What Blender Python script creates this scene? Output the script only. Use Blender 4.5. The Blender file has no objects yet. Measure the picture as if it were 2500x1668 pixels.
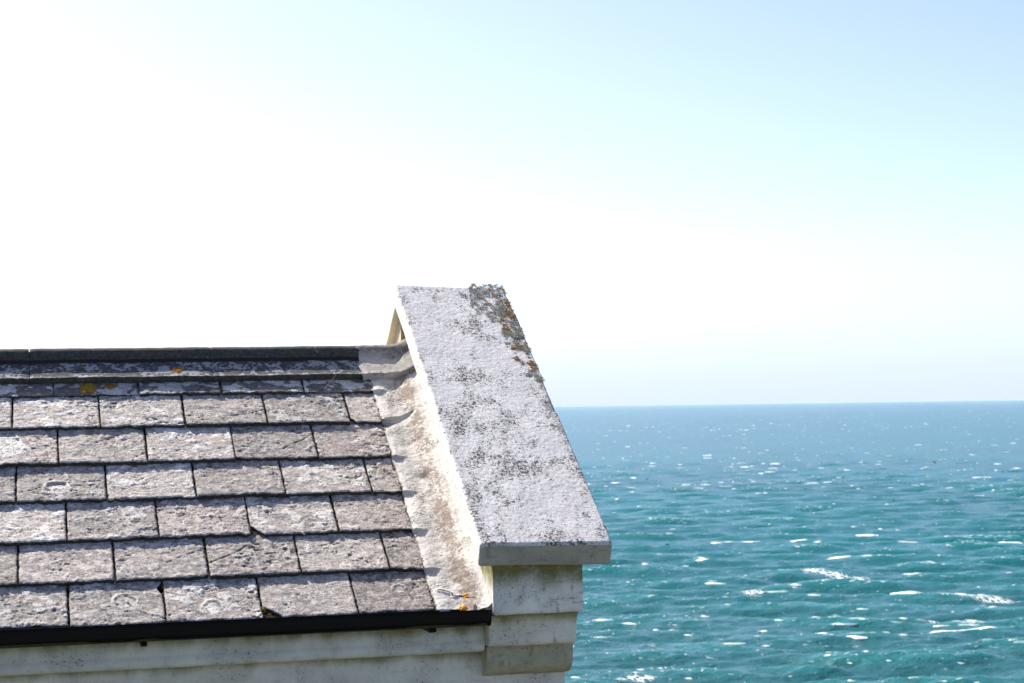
import bpy, math, random
import numpy as np
from mathutils import Vector, Matrix

# ------------------------------------------------------------ camera, sky, sun
K = 1.5                       # size of the house relative to the fitted frame
CH = 36.0                     # eye height above the sea
FPX, YAW, PIT, ROL, EPS, SL = 4612.77, 0.2520314, 0.0343269, -0.0145091, 0.00300425, 0.5877337
P0 = np.array([0.474915, 5.258367, -0.2215835])

sc = bpy.context.scene
cam = bpy.data.objects.new('camera', bpy.data.cameras.new('camera'))
sc.collection.objects.link(cam)
c_, s_ = math.cos, math.sin
F = Vector((s_(YAW)*c_(PIT), c_(YAW)*c_(PIT), s_(PIT)))
R0 = Vector((c_(YAW), -s_(YAW), 0)); U0 = R0.cross(F)
R = R0*c_(ROL) + U0*s_(ROL); U = -R0*s_(ROL) + U0*c_(ROL)
cam.matrix_world = Matrix(((R.x, U.x, -F.x, 0), (R.y, U.y, -F.y, 0), (R.z, U.z, -F.z, CH), (0, 0, 0, 1)))
cam.data.sensor_width = 36.0
cam.data.lens = FPX/2500*36
cam.data.clip_start = 0.1
cam.data.clip_end = 300000
cam.data.dof.use_dof = True
cam.data.dof.focus_distance = 7.9
cam.data.dof.aperture_fstop = 9.0
sc.camera = cam

SUN_EL, SUN_AZ = math.radians(44.7), math.radians(35)       # azimuth to the left of +Y
Ld = Vector((-s_(SUN_AZ)*c_(SUN_EL), c_(SUN_AZ)*c_(SUN_EL), s_(SUN_EL)))
sun = bpy.data.objects.new('sun', bpy.data.lights.new('sun', 'SUN'))
sun.data.energy = 5.0
sun.data.angle = math.radians(0.5)
sun.data.color = (1.0, 0.925, 0.81)
sun.rotation_euler = Ld.to_track_quat('Z', 'Y').to_euler()
sc.collection.objects.link(sun)

world = bpy.data.worlds.new('World'); sc.world = world; world.use_nodes = True
wn = world.node_tree.nodes; wl = world.node_tree.links
bg = wn['Background']; bg.inputs['Strength'].default_value = 0.12
sky = wn.new('ShaderNodeTexSky'); sky.sky_type = 'NISHITA'; sky.sun_disc = False
sky.sun_elevation = SUN_EL
sky.sun_rotation = -SUN_AZ
sky.air_density = 0.5; sky.dust_density = 1.25; sky.ozone_density = 1.0; sky.altitude = 0
tint = wn.new('ShaderNodeMix'); tint.data_type = 'RGBA'; tint.blend_type = 'MULTIPLY'; tint.inputs[0].default_value = 1
tint.inputs[7].default_value = (1.05, 1.005, 1.08, 1)
wl.new(sky.outputs['Color'], tint.inputs[6])
# sea haze whitening the lowest few degrees of the sky
tc = wn.new('ShaderNodeTexCoord'); sp_ = wn.new('ShaderNodeSeparateXYZ'); wl.new(tc.outputs['Generated'], sp_.inputs[0])
mr = wn.new('ShaderNodeMapRange'); mr.interpolation_type = 'SMOOTHSTEP'; wl.new(sp_.outputs['Z'], mr.inputs['Value'])
mr.inputs['From Min'].default_value = .0; mr.inputs['From Max'].default_value = .09
mr.inputs['To Min'].default_value = .85; mr.inputs['To Max'].default_value = 0
hz = wn.new('ShaderNodeMix'); hz.data_type = 'RGBA'; wl.new(mr.outputs[0], hz.inputs[0]); wl.new(tint.outputs[2], hz.inputs[6])
hz.inputs[7].default_value = (2.80, 3.32, 3.70, 1)
wl.new(hz.outputs[2], bg.inputs['Color'])
sc.view_settings.view_transform = 'Standard'
sc.view_settings.look = 'None'
sc.view_settings.exposure = 1.2
sc.view_settings.gamma = 1.0

# ------------------------------------------------------------ helpers
def Wd(x, y, z):
    """fitted frame (camera at the origin) -> world metres; follows the slightly off-level house"""
    x, y, z = np.broadcast_arrays(np.asarray(x, float), np.asarray(y, float), np.asarray(z, float))
    return np.stack([x*K, y*K, (z + EPS*(x-P0[0]))*K + CH], -1)

NY, NZ = -math.sin(SL), math.cos(SL)
def S(u, v, h):
    """roof plane: u along the ridge, v down the slope, h above the slates -> world"""
    u, v, h = np.broadcast_arrays(np.asarray(u, float), np.asarray(v, float), np.asarray(h, float))
    return Wd(P0[0]+u, P0[1]-v*math.cos(SL)+h*NY, P0[2]-v*math.sin(SL)+h*NZ)

V_AP = -0.679                                       # the roof apex on the slate plane
Y_AP = P0[1]-V_AP*math.cos(SL); Z_AP = P0[2]-V_AP*math.sin(SL)
def SB(u, v, h):
    """the same on the rear slope"""
    u, v, h = np.broadcast_arrays(np.asarray(u, float), np.asarray(v, float), np.asarray(h, float))
    return Wd(P0[0]+u, 2*Y_AP-(P0[1]-v*math.cos(SL)+h*NY), P0[2]-v*math.sin(SL)+h*NZ)

def _hash(ix, iy, seed):
    ix = ix.astype(np.int64).astype(np.uint64); iy = iy.astype(np.int64).astype(np.uint64)
    n = ix*np.uint64(374761393) + iy*np.uint64(668265263) + np.uint64(seed*2147483647 + 97)
    n = (n ^ (n >> np.uint64(13)))*np.uint64(1274126177)
    n = n ^ (n >> np.uint64(16)); n = n*np.uint64(2246822519); n = n ^ (n >> np.uint64(15))
    return (n & np.uint64(0xFFFFFF)).astype(np.float64)/float(0xFFFFFF)
def vnoise(x, y, seed=0):
    x = np.asarray(x, float)+1000.37; y = np.asarray(y, float)+1000.71
    ix = np.floor(x); iy = np.floor(y); fx = x-ix; fy = y-iy
    fx = fx*fx*(3-2*fx); fy = fy*fy*(3-2*fy)
    a = _hash(ix, iy, seed); b = _hash(ix+1, iy, seed); c = _hash(ix, iy+1, seed); d = _hash(ix+1, iy+1, seed)
    return (a*(1-fx)+b*fx)*(1-fy)+(c*(1-fx)+d*fx)*fy
def fbm(x, y, octv=4, seed=0, rough=0.5):
    s = 0; a = 1; t = 0
    for i in range(octv):
        ca, sa = math.cos(0.7*i+.3), math.sin(0.7*i+.3)
        s = s + a*vnoise((x*ca-y*sa)*2**i, (x*sa+y*ca)*2**i, seed+i*17); t += a; a *= rough
    return s/t
def sst(a, b, x):
    t = np.clip((x-a)/(b-a), 0, 1); return t*t*(3-2*t)

def new_mesh(name, verts, faces, mats=None, attrs=None, midx=None, smooth=True, origin=None):
    verts = np.asarray(verts, float)
    if origin is not None: verts = verts - np.asarray(origin)
    me = bpy.data.meshes.new(name)
    if isinstance(faces, np.ndarray):
        nf, k = faces.shape
        me.vertices.add(len(verts)); me.vertices.foreach_set('co', verts.ravel().astype(np.float32))
        me.loops.add(nf*k); me.loops.foreach_set('vertex_index', faces.ravel().astype(np.int32))
        me.polygons.add(nf); me.polygons.foreach_set('loop_start', np.arange(0, nf*k, k, dtype=np.int32))
        me.update(calc_edges=True)
    else:
        me.from_pydata(verts.tolist(), [], [list(map(int, f)) for f in faces])
    for m in (mats or []): me.materials.append(m)
    if midx is not None: me.polygons.foreach_set('material_index', np.asarray(midx, np.int32))
    if smooth: me.polygons.foreach_set('use_smooth', np.ones(len(me.polygons), bool))
    for k_, a in (attrs or {}).items():
        a = np.asarray(a, np.float32)
        if a.ndim == 1:
            at = me.attributes.new(k_, 'FLOAT', 'POINT'); at.data.foreach_set('value', a)
        else:
            at = me.attributes.new(k_, 'FLOAT_COLOR', 'POINT')
            at.data.foreach_set('color', np.concatenate([a, np.ones((len(a), 1), np.float32)], 1).ravel())
    me.validate(); me.update()
    return me

def empty(name, loc):
    o = bpy.data.objects.new(name, None); o.location = loc; o.empty_display_size = .2
    sc.collection.objects.link(o); return o
def link(name, me, parent=None, loc=None):
    o = bpy.data.objects.new(name, me); sc.collection.objects.link(o)
    if parent is not None: o.parent = parent
    if loc is not None: o.location = loc
    return o
def tag(o, label=None, cat=None, group=None, kind=None):
    for k_, v_ in (('label', label), ('category', cat), ('group', group), ('kind', kind)):
        if v_: o[k_] = v_
    return o

class Buf:
    """collects grids and loose faces into one mesh"""
    def __init__(s): s.v = []; s.f = []; s.m = []; s.n = 0; s.at = {}
    def add(s, verts, faces, mi=0, **at):
        verts = np.asarray(verts, float).reshape(-1, 3)
        s.v.append(verts)
        for f in faces: s.f.append([int(i)+s.n for i in f]); s.m.append(mi)
        for k_ in at: s.at.setdefault(k_, [])
        for k_ in s.at:
            a = at.get(k_, 0.0)
            s.at[k_].append(np.broadcast_to(np.asarray(a, float).ravel() if np.ndim(a) else a, (len(verts),)))
        s.n += len(verts)
    def grid(s, P, mi=0, flip=False, closed=False, **at):
        n, m = P.shape[:2]
        idx = np.arange(n*m).reshape(n, m)
        if closed: idx = np.concatenate([idx, idx[:, :1]], 1)
        q = np.stack([idx[:-1, :-1], idx[1:, :-1], idx[1:, 1:], idx[:-1, 1:]], -1).reshape(-1, 4)
        if flip: q = q[:, ::-1]
        s.add(P.reshape(-1, 3), q.tolist(), mi, **at)
    def mesh(s, name, mats, origin=None, smooth=True):
        return new_mesh(name, np.concatenate(s.v), s.f, mats,
                        {k_: np.concatenate(v_) for k_, v_ in s.at.items()}, s.m, smooth, origin)

def smooth_by_angle(o, deg=40):
    me = o.data
    me.update()
    import bmesh
    bm = bmesh.new(); bm.from_mesh(me)
    a = math.radians(deg)
    for e in bm.edges:
        e.smooth = not (len(e.link_faces) == 2 and e.calc_face_angle(0) > a)
    bm.to_mesh(me); bm.free()

# ------------------------------------------------------------ material helper
class Mat:
    def __init__(s, name):
        s.m = bpy.data.materials.new(name); s.m.use_nodes = True
        s.t = s.m.node_tree; s.N = s.t.nodes; s.L = s.t.links
        s.b = s.N['Principled BSDF']; s.b.inputs['Roughness'].default_value = .85
        s.b.inputs['Specular IOR Level'].default_value = .25
        s.co = s.N.new('ShaderNodeTexCoord').outputs['Object']
    def lk(s, a, b): s.L.new(a, b)
    def setin(s, inp, v):
        if isinstance(v, bpy.types.NodeSocket): s.L.new(v, inp)
        elif isinstance(v, (tuple, list)) and len(v) == 3 and inp.type == 'RGBA': inp.default_value = (*v, 1)
        else: inp.default_value = v
    def mapping(s, scale=(1, 1, 1), loc=(0, 0, 0), rot=(0, 0, 0), vec=None):
        n = s.N.new('ShaderNodeMapping'); s.lk(vec or s.co, n.inputs['Vector'])
        n.inputs['Scale'].default_value = scale; n.inputs['Location'].default_value = loc
        n.inputs['Rotation'].default_value = rot
        return n.outputs[0]
    def noise(s, scale, detail=3, rough=.5, vec=None, dist=0):
        n = s.N.new('ShaderNodeTexNoise'); s.lk(vec or s.co, n.inputs['Vector'])
        n.inputs['Scale'].default_value = scale; n.inputs['Detail'].default_value = detail
        n.inputs['Roughness'].default_value = rough; n.inputs['Distortion'].default_value = dist
        return n.outputs['Fac']
    def voro(s, scale, vec=None, feature='F1', out='Distance'):
        n = s.N.new('ShaderNodeTexVoronoi'); s.lk(vec or s.co, n.inputs['Vector']); n.feature = feature
        n.inputs['Scale'].default_value = scale
        return n.outputs[out]
    def math(s, op, a, b=0.0, c=None, clamp=False):
        n = s.N.new('ShaderNodeMath'); n.operation = op; n.use_clamp = clamp
        s.setin(n.inputs[0], a); s.setin(n.inputs[1], b)
        if c is not None: s.setin(n.inputs[2], c)
        return n.outputs[0]
    def step(s, v, a, b, lo=0.0, hi=1.0):
        n = s.N.new('ShaderNodeMapRange'); n.interpolation_type = 'SMOOTHSTEP'
        s.setin(n.inputs['Value'], v); s.setin(n.inputs['From Min'], a); s.setin(n.inputs['From Max'], b)
        n.inputs['To Min'].default_value = lo; n.inputs['To Max'].default_value = hi
        return n.outputs[0]
    def mix(s, fac, a, b, mode='MIX'):
        n = s.N.new('ShaderNodeMix'); n.data_type = 'RGBA'; n.blend_type = mode
        s.setin(n.inputs[0], fac); s.setin(n.inputs[6], a); s.setin(n.inputs[7], b)
        return n.outputs[2]
    def attr(s, name, out='Fac'):
        n = s.N.new('ShaderNodeAttribute'); n.attribute_name = name; return n.outputs[out]
    def sep(s, vec=None):
        n = s.N.new('ShaderNodeSeparateXYZ'); s.lk(vec or s.co, n.inputs[0]); return n.outputs
    def bump(s, h, strength=.5, dist=.01, prev=None):
        n = s.N.new('ShaderNodeBump'); s.setin(n.inputs['Height'], h)
        n.inputs['Strength'].default_value = strength; n.inputs['Distance'].default_value = dist
        if prev: s.lk(prev, n.inputs['Normal'])
        return n.outputs[0]
    def done(s, color, normal=None, rough=None):
        s.setin(s.b.inputs['Base Color'], color)
        if normal: s.lk(normal, s.b.inputs['Normal'])
        if rough is not None: s.setin(s.b.inputs['Roughness'], rough)
        return s.m

def mat_slate():
    m = Mat('lichen_slate')
    rnd = m.attr('rnd'); li = m.attr('lich')
    n1 = m.noise(9, 4, .6); n2 = m.noise(34, 5, .65); n3 = m.noise(130, 4, .7); n4 = m.noise(260, 3, .7)
    c = m.mix(m.step(n1, .38, .62), (.33, .30, .278), (.215, .208, .198))
    c = m.mix(m.step(rnd, 0, .5), m.mix(.35, c, (.30, .235, .215)), c)
    c = m.mix(m.step(rnd, .3, 1), c, m.mix(.5, c, (.36, .335, .30)))
    c = m.mix(m.step(n2, .46, .60, 0, .85), c, (.50, .47, .44))
    c = m.mix(m.step(li, .1, .9, 0, .95), c, m.mix(m.step(n2, .35, .65), (.46, .455, .43), (.66, .655, .62)))
    c = m.mix(m.step(n3, .52, .70, 0, .65), c, (.68, .645, .61))
    c = m.mix(m.step(n3, .47, .36, 0, .8), c, (.075, .07, .068))
    c = m.mix(m.step(n4, .42, .30, 0, .7), c, (.05, .047, .045))
    # brown-buff bloom in places
    nb = m.noise(5.5, 3, .6, m.mapping(loc=(4, 2, 7)))
    c = m.mix(m.step(nb, .58, .72, 0, .35), c, (.30, .235, .16))
    tone = m.N.new('ShaderNodeCombineColor'); tv = m.math('ADD', .76, m.math('MULTIPLY', m.math('FRACT', m.math('MULTIPLY', rnd, 7.31)), .40))
    m.lk(tv, tone.inputs[0]); m.lk(m.math('MULTIPLY', tv, .985), tone.inputs[1]); m.lk(m.math('MULTIPLY', tv, .97), tone.inputs[2])
    c = m.mix(1.0, c, tone.outputs[0], 'MULTIPLY')
    nd = m.noise(13, 4, .65, m.mapping(loc=(2, 9, 4)))
    c = m.mix(m.step(nd, .56, .70, 0, .45), c, (.15, .135, .12))
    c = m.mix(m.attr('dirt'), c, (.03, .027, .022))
    h = m.math('ADD', m.math('MULTIPLY', n3, .6), m.math('MULTIPLY', n4, .6))
    return m.done(c, m.bump(h, .6, .006), .9)

def mat_ridge(name, base, lich, cover):
    m = Mat(name)
    n1 = m.noise(16, 5, .65, None, .4); n2 = m.noise(60, 4, .6); n3 = m.noise(180, 3, .7)
    c = m.mix(m.step(n2, .4, .6), base, tuple(x*1.7 for x in base))
    f = m.step(m.math('ADD', m.math('MULTIPLY', n1, .6), m.math('MULTIPLY', n2, .4)), cover, cover+.05)
    c = m.mix(f, c, m.mix(n3, lich, tuple(x*1.5 for x in lich)))
    c = m.mix(m.step(n3, .42, .3, 0, .8), c, (.03, .03, .03))
    ng = m.noise(22, 3, .5, m.mapping(loc=(1, 5, 2)))
    c = m.mix(m.step(ng, .6, .7, 0, .7), c, (.09, .08, .03))
    return m.done(c, m.bump(m.math('ADD', m.math('MULTIPLY', f, .6), n3), .5, .005), .85)

def mat_coping():
    """worn white masonry paint, freckled with black specks in drifts"""
    m = Mat('worn_white_paint')
    sx = m.sep()
    nl = m.noise(3.0, 4, .6); nm = m.noise(12, 5, .7, m.mapping((1.15, .5, .5)))
    f1 = m.noise(78, 3, .72); f2 = m.noise(160, 2, .6); f3 = m.noise(45, 5, .8)
    c = m.mix(m.step(nl, .35, .65), (.50, .495, .485), (.575, .57, .55))
    patch = m.math('ADD', m.math('MULTIPLY', nl, .5), m.math('MULTIPLY', nm, .5))
    edge = m.attr('edge')
    patch = m.math('ADD', patch, m.math('MULTIPLY', edge, .06))
    grime = m.step(patch, .48, .64, 0, .32)
    c = m.mix(m.math('MULTIPLY', grime, m.step(f1, .35, .6)), c, (.22, .22, .225))
    thr = m.step(patch, .44, .62, .338, .495)
    s1 = m.step(f1, thr, m.math('SUBTRACT', thr, .02))
    c = m.mix(m.math('MULTIPLY', s1, .95), c, (.055, .052, .05))
    thr2 = m.step(patch, .42, .62, .335, .475)
    s2 = m.step(f2, thr2, m.math('SUBTRACT', thr2, .03))
    c = m.mix(m.math('MULTIPLY', s2, .8), c, (.07, .065, .06))
    ny = m.noise(15, 3, .6, m.mapping(loc=(3, 3, 1)))
    c = m.mix(m.math('MULTIPLY', m.step(ny, .62, .72), m.math('MULTIPLY', edge, .5)), c, (.25, .22, .12))
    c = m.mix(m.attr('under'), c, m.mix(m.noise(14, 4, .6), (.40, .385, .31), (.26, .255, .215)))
    h = m.math('ADD', m.math('MULTIPLY', f3, .35), m.math('ADD', m.math('MULTIPLY', f1, .6), m.math('MULTIPLY', f2, .4)))
    nrm = m.bump(m.math('SUBTRACT', h, m.math('MULTIPLY', s1, .25)), .45, .006)
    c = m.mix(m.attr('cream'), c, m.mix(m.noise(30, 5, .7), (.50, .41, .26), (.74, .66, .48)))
    return m.done(c, nrm, .8)

def mat_mortar():
    """the sloping mortar flashing: off-white with brown grime in its valley"""
    m = Mat('mortar_flashing')
    s_at = m.attr('across')
    n1 = m.noise(7, 4, .65); n2 = m.noise(40, 5, .7); f1 = m.noise(120, 4, .75); f2 = m.noise(230, 2, .7)
    c = m.mix(m.step(n1, .4, .62), (.52, .50, .47), (.40, .385, .36))
    br = m.math('MULTIPLY', m.step(s_at, .30, .62), m.step(s_at, .96, .74))
    bf = m.step(m.math('ADD', m.math('ADD', m.math('MULTIPLY', br, .20), m.math('MULTIPLY', n1, .35)), m.math('MULTIPLY', m.noise(60, 5, .85, m.mapping((1, .6, .6))), .65)), .615, .735)
    c = m.mix(m.math('MULTIPLY', bf, .9), c, m.mix(n2, (.13, .095, .075), (.24, .19, .155)))
    gp = m.noise(12, 4, .6, m.mapping(loc=(7, 1, 3)))
    thr = m.step(gp, .4, .66, .34, .49)
    c = m.mix(m.math('MULTIPLY', m.step(f1, thr, m.math('SUBTRACT', thr, .04)), .85), c, (.10, .085, .075))
    thr2 = m.step(gp, .42, .66, .32, .46)
    c = m.mix(m.math('MULTIPLY', m.step(f2, thr2, m.math('SUBTRACT', thr2, .03)), .8), c, (.08, .07, .065))
    c = m.mix(m.math('MULTIPLY', m.attr('grey'), m.step(n2, .3, .55, .45, .95)), c, (.13, .13, .12))
    c = m.mix(m.attr('dirt'), c, (.05, .04, .028))
    h = m.math('ADD', m.math('MULTIPLY', n2, .8), m.math('MULTIPLY', f1, .5))
    return m.done(c, m.bump(h, .5, .007), .85)

def mat_paint(name, base=(.52, .535, .53), grimeamt=.5, algae=(), loc=0):
    """dirty white paint; algae: list of (z_world, depth, strength) green-ochre bands hanging below z"""
    m = Mat(name)
    x, y, z = m.sep()
    n1 = m.noise(6, 4, .6, m.mapping(loc=(loc, 0, 0))); n2 = m.noise(30, 5, .7)
    st = m.noise(26, 6, .8, m.mapping((.8, 1, .35), (loc, 1, 2), (0, .25, 0)))
    f1 = m.noise(110, 4, .75)
    c = m.mix(m.step(n1, .35, .65, 0, 1), base, tuple(v*.78 for v in base))
    st3 = m.noise(34, 5, .8, m.mapping((.22, 1, 1.2), (loc, 4, 2), (0, -.12, 0)))
    c = m.mix(m.step(st, .53, .66, 0, grimeamt), c, (.17, .165, .14))
    c = m.mix(m.step(st3, .55, .66, 0, grimeamt*.8), c, (.15, .15, .13))
    thr = m.step(n1, .4, .66, .335, .42)
    c = m.mix(m.math('MULTIPLY', m.step(f1, thr, m.math('SUBTRACT', thr, .03)), .8), c, (.05, .05, .04))
    wob = m.math('MULTIPLY', m.math('SUBTRACT', m.noise(9, 4, .6, m.mapping((1, 1, .4))), .5), .10)
    for (z0, dep, stg) in algae:
        t = m.math('ADD', z, wob)
        f = m.math('MULTIPLY', m.step(t, z0-dep, z0+.01), m.step(n2, .25, .5, .62, 1.0))
        c = m.mix(m.math('MULTIPLY', f, stg), c, m.mix(n2, (.17, .155, .045), (.10, .10, .035)))
    return m.done(c, m.bump(m.math('ADD', n2, m.math('MULTIPLY', st, .6)), .35, .006), .7)

def mat_flat(name, col, rough=.5, var=.3, scale=40, bump=.2):
    m = Mat(name)
    n = m.noise(scale, 4, .6)
    c = m.mix(n, tuple(v*(1-var) for v in col), tuple(v*(1+var) for v in col))
    return m.done(c, m.bump(n, bump, .004), rough)

def mat_lichen(name='lichen_crust'):
    m = Mat(name)
    c = m.mix(m.noise(220, 2, .6), m.attr('tint', 'Color'), m.mix(.25, m.attr('tint', 'Color'), (.03, .03, .02)))
    m.b.inputs['Roughness'].default_value = .95
    return m.done(c)

M_SLATE = mat_slate()
M_RIDGE = mat_ridge('lichen_ridge_tile', (.045, .048, .050), (.21, .22, .23), .50)
M_ROLL = mat_ridge('dark_ridge_roll', (.038, .038, .036), (.13, .13, .115), .60)
M_COP = mat_coping()
M_MORT = mat_mortar()
M_CEND = mat_paint('coping_end_paint', (.32, .31, .245), .9, (), 40)
M_WHITE = mat_paint('cream_render', (.68, .65, .58), .12)
ZW = lambda z: z*K + CH
M_KNEEL = mat_paint('kneeler_paint', (.50, .515, .515), .5, ())
M_GUT = mat_flat('black_gutter_plastic', (.0035, .0035, .004), .45, .4, 30, .1)
M_GUT.node_tree.nodes['Principled BSDF'].inputs['Specular IOR Level'].default_value = .12
M_DECK = mat_flat('roof_underlay', (.02, .018, .015), .9)

# ------------------------------------------------------------ sea, ground, haze
def waves(X, Y, D, A, sp):
    rng = np.random.default_rng(5)
    Z = np.zeros_like(X)
    # wind chop: crests lie roughly across the picture, running a little askew
    main = YAW + .12
    for i in range(70):
        lam = 1.5*(34/1.5)**(rng.random())
        th = main + rng.normal()*.50
        k = 2*math.pi/lam
        kx, ky = k*math.sin(th), k*math.cos(th)
        amp = .0098*lam**.75*(1.35 if lam > 12 else 1)
        w = sst(.9, 2.2, lam/(sp*np.abs(np.cos(th-A))+D*.0011*np.abs(np.sin(th-A))+.01))
        ph = kx*X+ky*Y+rng.random()*6.283
        Z += amp*w*(np.sin(ph)+.22*np.cos(2*ph))
    return Z*(.65+.7*fbm(X*.02, Y*.02, 3, 4))

def build_whitecaps_glints():
    rng = np.random.default_rng(12)
    V = []; Fq = []; T = []; nb = 0
    def batch(n, dmin, dmax, lmin, lmax, hk, pw=2.2, keep=1.0, amin=-.33, amax=.34, flip=1):
        nonlocal nb
        m_ = int(n/keep)
        # even in the picture's depth near by, even in area far away
        D = (dmin**-flip+(dmax**-flip-dmin**-flip)*rng.random(m_))**(-1/flip)
        A = YAW+rng.uniform(amin, amax, m_)
        X = D*np.sin(A); Y = D*np.cos(A); sp = D*D/(CH*1889)*.72
        Z = waves(X, Y, D, A, sp)
        clump = fbm(X*.03, Y*.012, 3, 77)
        sc_ = Z/.35+clump*3.0+rng.random(m_)*.8
        idx = np.argsort(-sc_)[:n]
        for i in idx:
            L = lmin*(lmax/lmin)**(rng.random()**pw); hgt = hk*L**.5*rng.uniform(.5, 1.2)
            ang_ = -(YAW+.12)+rng.normal()*.22+math.pi/2*0
            cx, cy = math.cos(ang_), math.sin(ang_)
            k_ = int(min(22, max(4, L*2.2))); t = np.linspace(-1, 1, k_)
            env = (1-np.abs(t)**2.5)*(.35+1.0*vnoise(t*k_*.33+i, t*0+L, 3))
            env[0] = env[-1] = 0
            wob = (vnoise(t*2.2+i*.7, t*0, 6)-.5)*L*.16
            px = X[i]+cx*t*L/2-cy*wob; py = Y[i]+cy*t*L/2+cx*wob
            w_ = hgt*1.5*(.3+env)
            z0 = Z[i]
            top = np.stack([px, py, z0+.03+hgt*env], -1)
            fr = np.stack([px+cy*w_, py-cx*w_, z0-.25+0*t], -1); bk = np.stack([px-cy*w_, py+cx*w_, z0-.25+0*t], -1)
            V.append(np.concatenate([fr, top, bk]))
            a = np.arange(k_-1)
            Fq.append(np.stack([a, a+1, a+k_+1, a+k_], -1)+nb); Fq.append(np.stack([a+k_, a+k_+1, a+2*k_+1, a+2*k_], -1)+nb)
            T.append(np.full(3*k_, rng.random()**1.7)); nb += 3*k_
    batch(2600, 225, 900, .15, 1.6, .07, 1.9, .4)
    batch(900, 225, 520, .10, .6, .10, 1.2, .5, -.1, .10)  # tiny bright mounds standing in for sun glints on the water
    batch(330, 280, 1500, 1.5, 7, .11, 2.6, .2)
    batch(3000, 800, 3400, .5, 7, .10, 2.3, .6)
    batch(1500, 2500, 8000, 1.2, 9, .12, 2.2, .5)
    m = Mat('whitecap_foam_glint')
    n = m.noise(3, 3, .6)
    m.done(m.mix(m.attr('solid'), (.07, .21, .235), (.86, .88, .88)), m.bump(n, .4, .2), .7)
    me = new_mesh('whitecaps', np.concatenate(V), np.concatenate(Fq), [m.m], {'solid': np.concatenate(T)})
    tag(link('whitecaps', me), 'small white breaking crests and modelled sun glints scattered over the whole teal sea', 'whitecaps', kind='stuff')

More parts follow.
